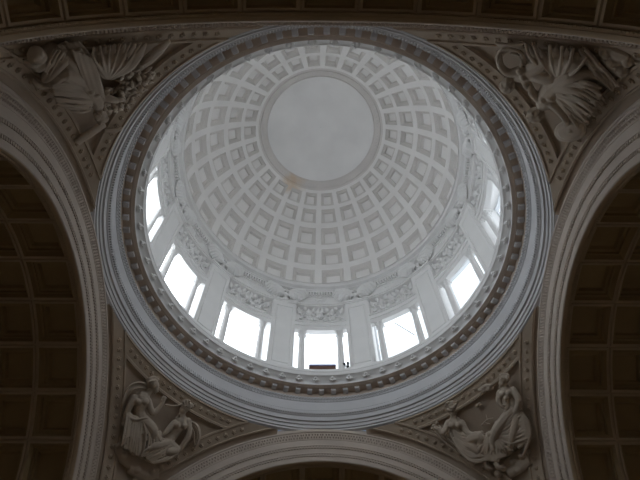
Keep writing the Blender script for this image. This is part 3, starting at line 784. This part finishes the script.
fused('carved_robe', M_sculpt, R2_, sheet([[(457,436),(470,441),(484,440)], [(460,444),(472,452),(486,452)]], 8, [5,6,4], .6) +
  lines([[(452,430),(460,437),(470,438),(482,436)], [(455,434),(463,442),(473,443),(485,439)], [(457,440),(465,448),(475,449),(487,443)], [(459,446),(468,454),(478,456),(489,450)], [(462,452),(474,460),(486,459)], [(451,434),(457,447),(467,457)]], 10, 1.5, 1.2, 3) + sheet([[(456,434),(470,440),(486,438)], [(460,446),(474,454),(490,448)]], 10, [4,7,5], .5) + between([(453,429),(464,436),(486,434)], [(458,450),(472,462),(488,460)], 11, 12, 1.05, 2, 4), voxel=.018)
T, B = face(503.5, 381, 9, 130, -75)
fig = fused('carved_figure', M_sculpt, R2_, T + hand(499, 424.5, 11, 160, 14) + hand(504, 409, 12, 60, 12) + [
  ([(506,391,6),(511,398,6),(514,409,6)], [7.2,6.6,7]), ([(504.5,386,9),(506,389,8)], [2.9,3.2]),
  ([(513,390,9),(519,401,12),(515,414,11),(507,421,11),(500,424,11)], [4,3.6,3.1,2.6,1.8]), ([(500,393,9),(499,402,12),(504,408,12)], [3.7,3.1,1.9]),
  ([(514,410,7),(497,431,12),(493,447,10),(496,463,8)], [7,6,4.4,2.8]), ([(518,412,7),(514,434,11),(508,452,8)], [6.6,5.4,3.8]), ([(496,462,8),(498,467,9),(502.5,467.5,8)], [2.8,2.6,1.5])],
  B + [((502.5,394.5,12), 3.4), ((509,393,12), 3.4)])
fused('carved_hair', M_sculpt, R2_, [], [((505,377.5,9.5), 5.0)] + locks(504.5,376.5,12.5,5.5,4,22,1.6,8), voxel=.018, under=fig)
fused('carved_skirt', M_sculpt, R2_, sheet([[(490,434),(482,448),(478,458)], [(491,435),(494,450),(495,462)], [(492,434),(506,444),(512,450)], [(514,410),(518,426),(522,446)], [(494,432),(508,428),(519,416)]], 9, [3,6,5], .6) +
  sheet([[(490,434),(479,448),(476,455)], [(491,434),(488,450),(486,460)], [(492,434),(500,450),(503,458)], [(493,433),(512,436),(524,436)], [(516,408),(524,424),(525,442)], [(508,446),(517,440),(523,446)]], 10, [3.5,7,6], .5) +
  between([(489,434),(479,447),(472,456)], [(493,434),(506,446),(514,451)], 12, 12.5, 1.35, 1.5, 5) + between([(492,431),(503,425),(518,409)], [(494,436),(510,443),(527,438)], 9, 12.5, 1.3, 1.5, 6) + between([(517,409),(526,424),(526,440)], [(528,420),(531,436),(523,455)], 4, 10, 1.3, 1, 7) + lines([[(512,409),(505,417),(496,423)]], 12, 1.6, 1.9, 2), [((490,434,13), 3.2)], voxel=.018)
fused('carved_wreath', M_sculpt, R2_, [([(480,390,4),(486,386,5),(492,388,4)], 2.2)], locks(486,388,5,6,4,22,1.7,4), voxel=.018)
fused('carved_bud', M_sculpt, R2_, [], [((477.5,405.5,3), 2.2), ((479.5,403.5,3), 1.6)], voxel=.015)
fused('carved_twig', M_sculpt, R2_, lines([[(482,425),(487,420),(493,418)], [(487,420),(486,415)], [(484,423),(490,424)]], 3, .9, .6, .5), voxel=.015)
fused('carved_infant', M_sculpt, R2_, [([(506,402,11),(508,408,11),(505,414,11)], [3,3.6,2.4]), ([(505,405,13),(500,406,13)], [1.5,1.1])], [((506.5,398,13), 3.3)], voxel=.018)
fused('carved_cloud', M_sculpt, R2_, sheet([[(500,467),(513,460),(527,452)], [(508,474),(520,466),(530,460)]], 2, [5,7,5], .5), [((503,468,4), 3.6), ((513,462,4), 3.6), ((522,456,4), 3.6), ((528,451,3), 3), ((518,470,3), 4), ((498,474,3), 4)])

# ---- wreath and wings
R3_ = relief('dark stucco relief of a winged figure beside a bushy leaf wreath', 95, 85)
T, B = face(99, 113, 9, -10, 50, 1.05)
fig = fused('carved_figure', M_sculpt, R3_, T + hand(62, 91, 10, 170, 14) + hand(118, 100, 12, 0, 14) + [
  ([(82,78,7),(88,86,7),(94,96,7),(97,103,7)], [9.5,9,8,6.5]), ([(97,104,8),(98,109,9)], [3.6,3.2]),
  ([(90,98,10),(76,99,12),(62,91,10)], [4.4,3.6,2.2]), ([(102,96,10),(110,99,12),(117,100,12)], [4.2,3.4,2.1]),
  ([(82,78,8),(64,72,12),(50,82,8),(40,86,6)], [8.5,6.4,4.6,2.6]), ([(84,76,7),(70,60,11),(60,50,7)], [8,5.8,3.6]), ([(40,86,6),(36,84,7),(33,80,6)], [2.6,2.2,1.4])],
  B + [((90,90,13), 4.2), ((97,93,13), 4)])
fused('carved_hair', M_sculpt, R3_, [], [((101,117,9), 5.6)] + locks(101,118,12,7,5.5,30,1.8,9), voxel=.02, under=fig)
fused('carved_wing', M_sculpt, R3_, [(p, [2.2,5,4.6,1.4], .45) for p in (
  [(107,78,9),(100,68,12),(96,57,11),(97,47,7)], [(107,78,9),(105,66,14),(103,54,12),(106,45,7)], [(108,78,9),(111,66,13),(112,54,12),(115,44,7)],
  [(108,78,9),(117,66,14),(121,54,12),(125,43,7)], [(109,78,9),(123,67,13),(130,55,11),(135,43,7)], [(110,79,9),(128,68,13),(138,56,11),(146,43,7)])] +
  lines([[(107,78),(98,66),(93,56),(94,47)], [(107,78),(103,64),(100,46)], [(108,78),(108,62),(110,45)], [(108,78),(114,62),(120,44)], [(109,78),(120,64),(130,43)], [(110,78),(126,64),(141,43)]], 12, 1.3, .9, 4), voxel=.018)
fused('carved_wing', M_sculpt, R3_, [([(134,72,8),(148,60,9),(160,49,8),(170,40,5)], [3,5.5,5,2], .5), ([(140,66,11),(155,56,10),(169,41,6)], [1.2,1.3,.8])], voxel=.018)
rnd = random.Random(21); tb = []
for i in range(95):
    f = rnd.uniform(-1, 1); g = rnd.uniform(-1, 1)*math.sqrt(1-f*f*.8)
    x = 127 + 24*f + 9*g; y = 88 - 21*f + 11*g; a = rnd.uniform(0, 360); c, d = 4.2*math.cos(rad(a)), 4.2*math.sin(rad(a)); l = 6 + rnd.uniform(0, 4)
    tb.append(([(x-c,y-d,l), (x,y,l+2.5), (x+c,y+d,l+.5)], [.8,1.9,.6], .5))
fused('carved_leaf_wreath', M_sculpt, R3_, tb + [([(108,104,3),(127,88,4),(148,70,3)], [5,8,5], .5)], voxel=0)
fused('carved_robe', M_sculpt, R3_, sheet([[(54,88),(74,88),(94,96)], [(58,98),(76,100),(92,104)], [(60,78),(74,84),(88,88)]], 9, [4,6.5,4], .6) +
  lines([[(50,86),(64,87),(80,87),(96,93)], [(52,91),(66,93),(82,94),(95,97)], [(56,97),(70,100),(84,101),(94,101)], [(60,103),(74,107),(88,106)], [(62,82),(76,80),(90,84)], [(70,108),(80,112),(90,110)]], 11, 1.8, 1.2, 3) + between([(52,84),(70,83),(94,90)], [(58,106),(76,109),(92,108)], 9, 13, 1.2, 2, 8) + between([(76,70),(84,80),(92,94)], [(92,66),(98,78),(102,92)], 5, 13, 1.1, 1.5, 9), voxel=.018)
fig = fused('carved_figure', M_sculpt, R3_, hand(41, 66, 9, 200, 14) + [([(52,52,6),(45,58,7),(38,64,7)], [7,7.5,6]), ([(72,49,7),(60,60,10),(49,74,9),(44,80,7)], [5.5,6,4.6,2.4]), ([(38,60,8),(32,64,9),(26,62,7)], [4,3.2,2])],
  [((37,56,9), 6.2), ((36,53,10), 5), ((33.5,59,12), 1.4)])
fused('carved_mantle', M_sculpt, R3_, sheet([[(76,50),(82,66),(90,84)], [(84,56),(92,76),(100,96)]], 12, [4,6,4], .5) + between([(72,50),(78,68),(86,88)], [(92,58),(98,78),(104,98)], 9, 15, 1.15, 2, 15), voxel=.018)
fused('carved_drape', M_sculpt, R3_, sheet([[(70,44),(78,52),(86,66)], [(60,46),(68,54),(74,68)]], 6, [4,6,4], .5) + lines([[(66,43),(74,53),(80,69)], [(72,43),(80,53),(87,70)], [(78,43),(86,54),(93,70)], [(60,46),(66,58),(70,70)]], 8, 1.6, 1.1, 2) + between([(56,50),(48,62),(44,72)], [(66,52),(58,68),(50,80)], 4, 12, 1.1, 1.5, 11) + between([(58,46),(66,56),(66,72)], [(78,42),(88,54),(92,70)], 6, 9, 1.1, 2, 12), voxel=.018)
fused('carved_tablet', M_sculpt, R3_, [([(76,143,3),(90,133,5),(105,124,5)], [3.5,5,3.5], .4), ([(104,131,5),(114,131,6),(122,128,5)], [2,2.6,2], .6)], voxel=.018)

# ---- shield
R4_ = relief('stucco relief of draped figures with swirling robes and a round shield', 555, 90)
T, B = face(538, 113, 10, 150, 110, 1.15)
fig = fused('carved_figure', M_sculpt, R4_, T + hand(566, 122, 11, 60, 14) + hand(530, 84, 11, 215, 14) + [
  ([(556,84,7),(550,92,7),(545,101,7),(541,107,8)], [9,8.8,8,4]), ([(552,103,10),(561,112,12),(566,121,11)], [4.6,3.6,2.2]), ([(538,98,10),(532,92,12),(530,85,11)], [4.2,3.4,2.1]),
  ([(557,84,8),(575,86,12),(590,96,9),(601,104,6)], [8,6.2,4.6,2.6]), ([(558,82,8),(572,76,12),(590,74,8),(604,78,6)], [7.6,5.8,4.2,2.6])],
  B + [((544,99,13), 4.2), ((551,97,13), 4)])
fused('carved_hair', M_sculpt, R4_, [], [((535,115,10), 7)] + locks(534,117,14,6,5,24,1.8,12), voxel=.02, under=fig)
fused('carved_shield', M_sculpt, R4_, [], [((570,131,9), (16.5, 10.5, 2.4, -24)), ((570,131,10.5), (13, 7.6, 2.6, -24)), ((570,131,12), (3, 2.2, 2.2, -24))], voxel=.018)
T, B = face(509, 83, 10, 190, 120, 1.1)
fig = fused('carved_figure', M_sculpt, R4_, T + hand(500, 56, 9, 250, 14) + [
  ([(530,70,6),(524,74,7),(517,77,8)], [8,7.6,4]), ([(522,70,9),(509,73,11),(501,66,10),(500,57,9)], [4.2,3.6,2.9,2]), ([(526,76,9),(527,86,11),(535,92,9)], [4,3.2,2]),
  ([(531,69,7),(545,60,10),(556,52,7)], [7.6,5.6,3.6]), ([(532,72,7),(548,78,11),(562,74,8)], [7,5.4,3.6])],
  B + [((521,71,13), 3.8), ((524,77,13), 3.6)])
fused('carved_hair', M_sculpt, R4_, [], [((507,86,10), 6.4)] + locks(506,88,13,6,4.5,22,1.7,14), voxel=.02, under=fig)
fused('carved_veil', M_sculpt, R4_, sheet([[(497,44),(510,47),(524,46)], [(524,60),(519,52),(508,50),(499,55)]], 7, [2,3.2,2.4], .5) + lines([[(496,43),(510,45),(525,43)], [(526,64),(521,53),(510,49),(500,51),(497,60),(499,69)], [(516,72),(522,64),(519,56),(511,54)]], 9, 1.4, 1.1, 2), voxel=.018)
fused('carved_robe', M_sculpt, R4_, [(p, [1.6,4.6,4.4,1.4], .5) for p in (
  [(528,45,6),(532,55,11),(539,64,11),(548,74,9)], [(538,48,6),(543,58,12),(549,67,12),(555,78,9)], [(556,47,6),(555,58,13),(556,68,13),(558,80,9)],
  [(567,48,6),(566,58,13),(563,69,12),(559,80,9)], [(580,52,6),(575,62,12),(569,72,12),(561,81,9)], [(588,68,6),(580,74,11),(572,79,11),(562,83,9)])] +
  lines([[(526,45),(530,57),(545,72)], [(534,46),(540,60),(552,76)], [(550,46),(551,60),(556,78)], [(562,47),(561,62),(558,79)], [(573,49),(569,64),(560,80)], [(586,58),(577,70),(561,82)]], 12, 1.4, 1.0, 4), voxel=.018)
fused('carved_robe', M_sculpt, R4_, sheet([[(560,86),(578,88),(600,98)], [(560,92),(575,98),(592,110)], [(558,98),(570,108),(582,122)]], 9, [4,6.5,4], .6) +
  lines([[(560,84),(578,84),(594,90),(604,99)], [(560,87),(577,90),(590,97),(600,107)], [(560,91),(574,97),(587,106),(595,116)], [(559,95),(571,104),(581,114),(588,124)], [(557,99),(566,110),(573,120),(578,127)], [(570,80),(586,82),(600,88)]], 11, 1.8, 1.3, 4) + between([(558,84),(578,83),(602,95)], [(557,100),(570,112),(586,125)], 10, 14, 1.2, 2, 10), voxel=.018)
fused('carved_drape', M_sculpt, R4_, sheet([[(581,51),(590,60),(598,70)], [(590,66),(602,76),(614,88)]], 6, [4,6,4], .55) + lines([[(580,50),(588,61),(594,70)], [(586,50),(595,60),(603,72)], [(590,66),(600,78),(612,90)], [(596,62),(608,74),(618,86)]], 8, 1.5, 1.1, 2), voxel=.018)
fused('carved_rock', M_sculpt, R4_, sheet([[(606,56),(616,66),(626,76)], [(600,50),(614,54),(630,60)]], 2, [6,7,5], .5), [((612,62,4), 4.5), ((622,70,4), 4.5), ((606,54,4), 4), ((628,62,3), 4)])


# ================================================================== LOWER ROOM (structure)
ZF = -EYE/U
def flat(name, pts, m):
    b = bmesh.new(); b.faces.new([b.verts.new(p) for p in pts]); return struct(finish(b, name, m, smooth=0))
E2 = Y0 + AX*NB
flat('floor', [W(-E2-.1,-E2-.1,ZF), W(E2+.1,-E2-.1,ZF), W(E2+.1,E2+.1,ZF), W(-E2-.1,E2+.1,ZF)], M_floor)
for az, nm in ((0,'front'),(90,'right'),(180,'back'),(-90,'left')):
    b = bmesh.new(); s = RV; n = 24
    pts = [(-s, ZF)] + [(-s*math.cos(PI*i/n)*1.08, HC + s*1.08*math.sin(PI*i/n)) for i in range(n+1)] + [(s, ZF)]
    b.faces.new([b.verts.new(((x*U), E2*U, z*U+EYE)) for x, z in pts])
    struct(finish(b, 'wall_'+nm, M_wall, None, (0,0,0), -rad(az), smooth=0))
    for q in (-1, 1):
        b = bmesh.new()
        quad_strip(b, [[Vector((q*s*U, 1.03*U, 0)), Vector((q*s*U, 1.03*U, HC*U+EYE+.05))], [Vector((q*s*U, E2*U, 0)), Vector((q*s*U, E2*U, HC*U+EYE+.05))]])
        struct(finish(b, 'wall_%s_%s' % (nm, 'side'), M_wall, None, (0,0,0), -rad(az), smooth=0))
for sx in (-1,1):
    for sy in (-1,1):
        b = bmesh.new()
        quad_strip(b, [[W(sx*.815, sy*1.03, z), W(sx*1.0, sy*1.0, z), W(sx*1.03, sy*.815, z)] for z in (ZF, HC+.28)])
        struct(finish(b, 'wall_corner', M_wall, smooth=0))

# ================================================================== LIGHT, CAMERA, VIEW
w = bpy.data.worlds.new('sky'); sc.world = w; w.use_nodes = True
w.node_tree.nodes['Background'].inputs['Color'].default_value = (.55, .68, .9, 1); w.node_tree.nodes['Background'].inputs['Strength'].default_value = .4
cam = bpy.data.objects.new('camera', bpy.data.cameras.new('camera')); C.objects.link(cam)
m = Matrix(((MR[0][0], -MR[0][1], -MR[0][2], CAM[0]), (MR[1][0], -MR[1][1], -MR[1][2], CAM[1]), (MR[2][0], -MR[2][1], -MR[2][2], CAM[2]), (0,0,0,1)))
cam.matrix_world = m
cam.data.sensor_width = 36; cam.data.lens = F/640*36; cam.data.clip_start = .1; cam.data.clip_end = 200
sc.camera = cam
sc.view_settings.view_transform = 'Standard'; sc.view_settings.look = 'None'; sc.view_settings.gamma = 1; sc.view_settings.use_curve_mapping = False
sc.view_settings.exposure = .17
sc.cycles.max_bounces = 16; sc.cycles.diffuse_bounces = 12
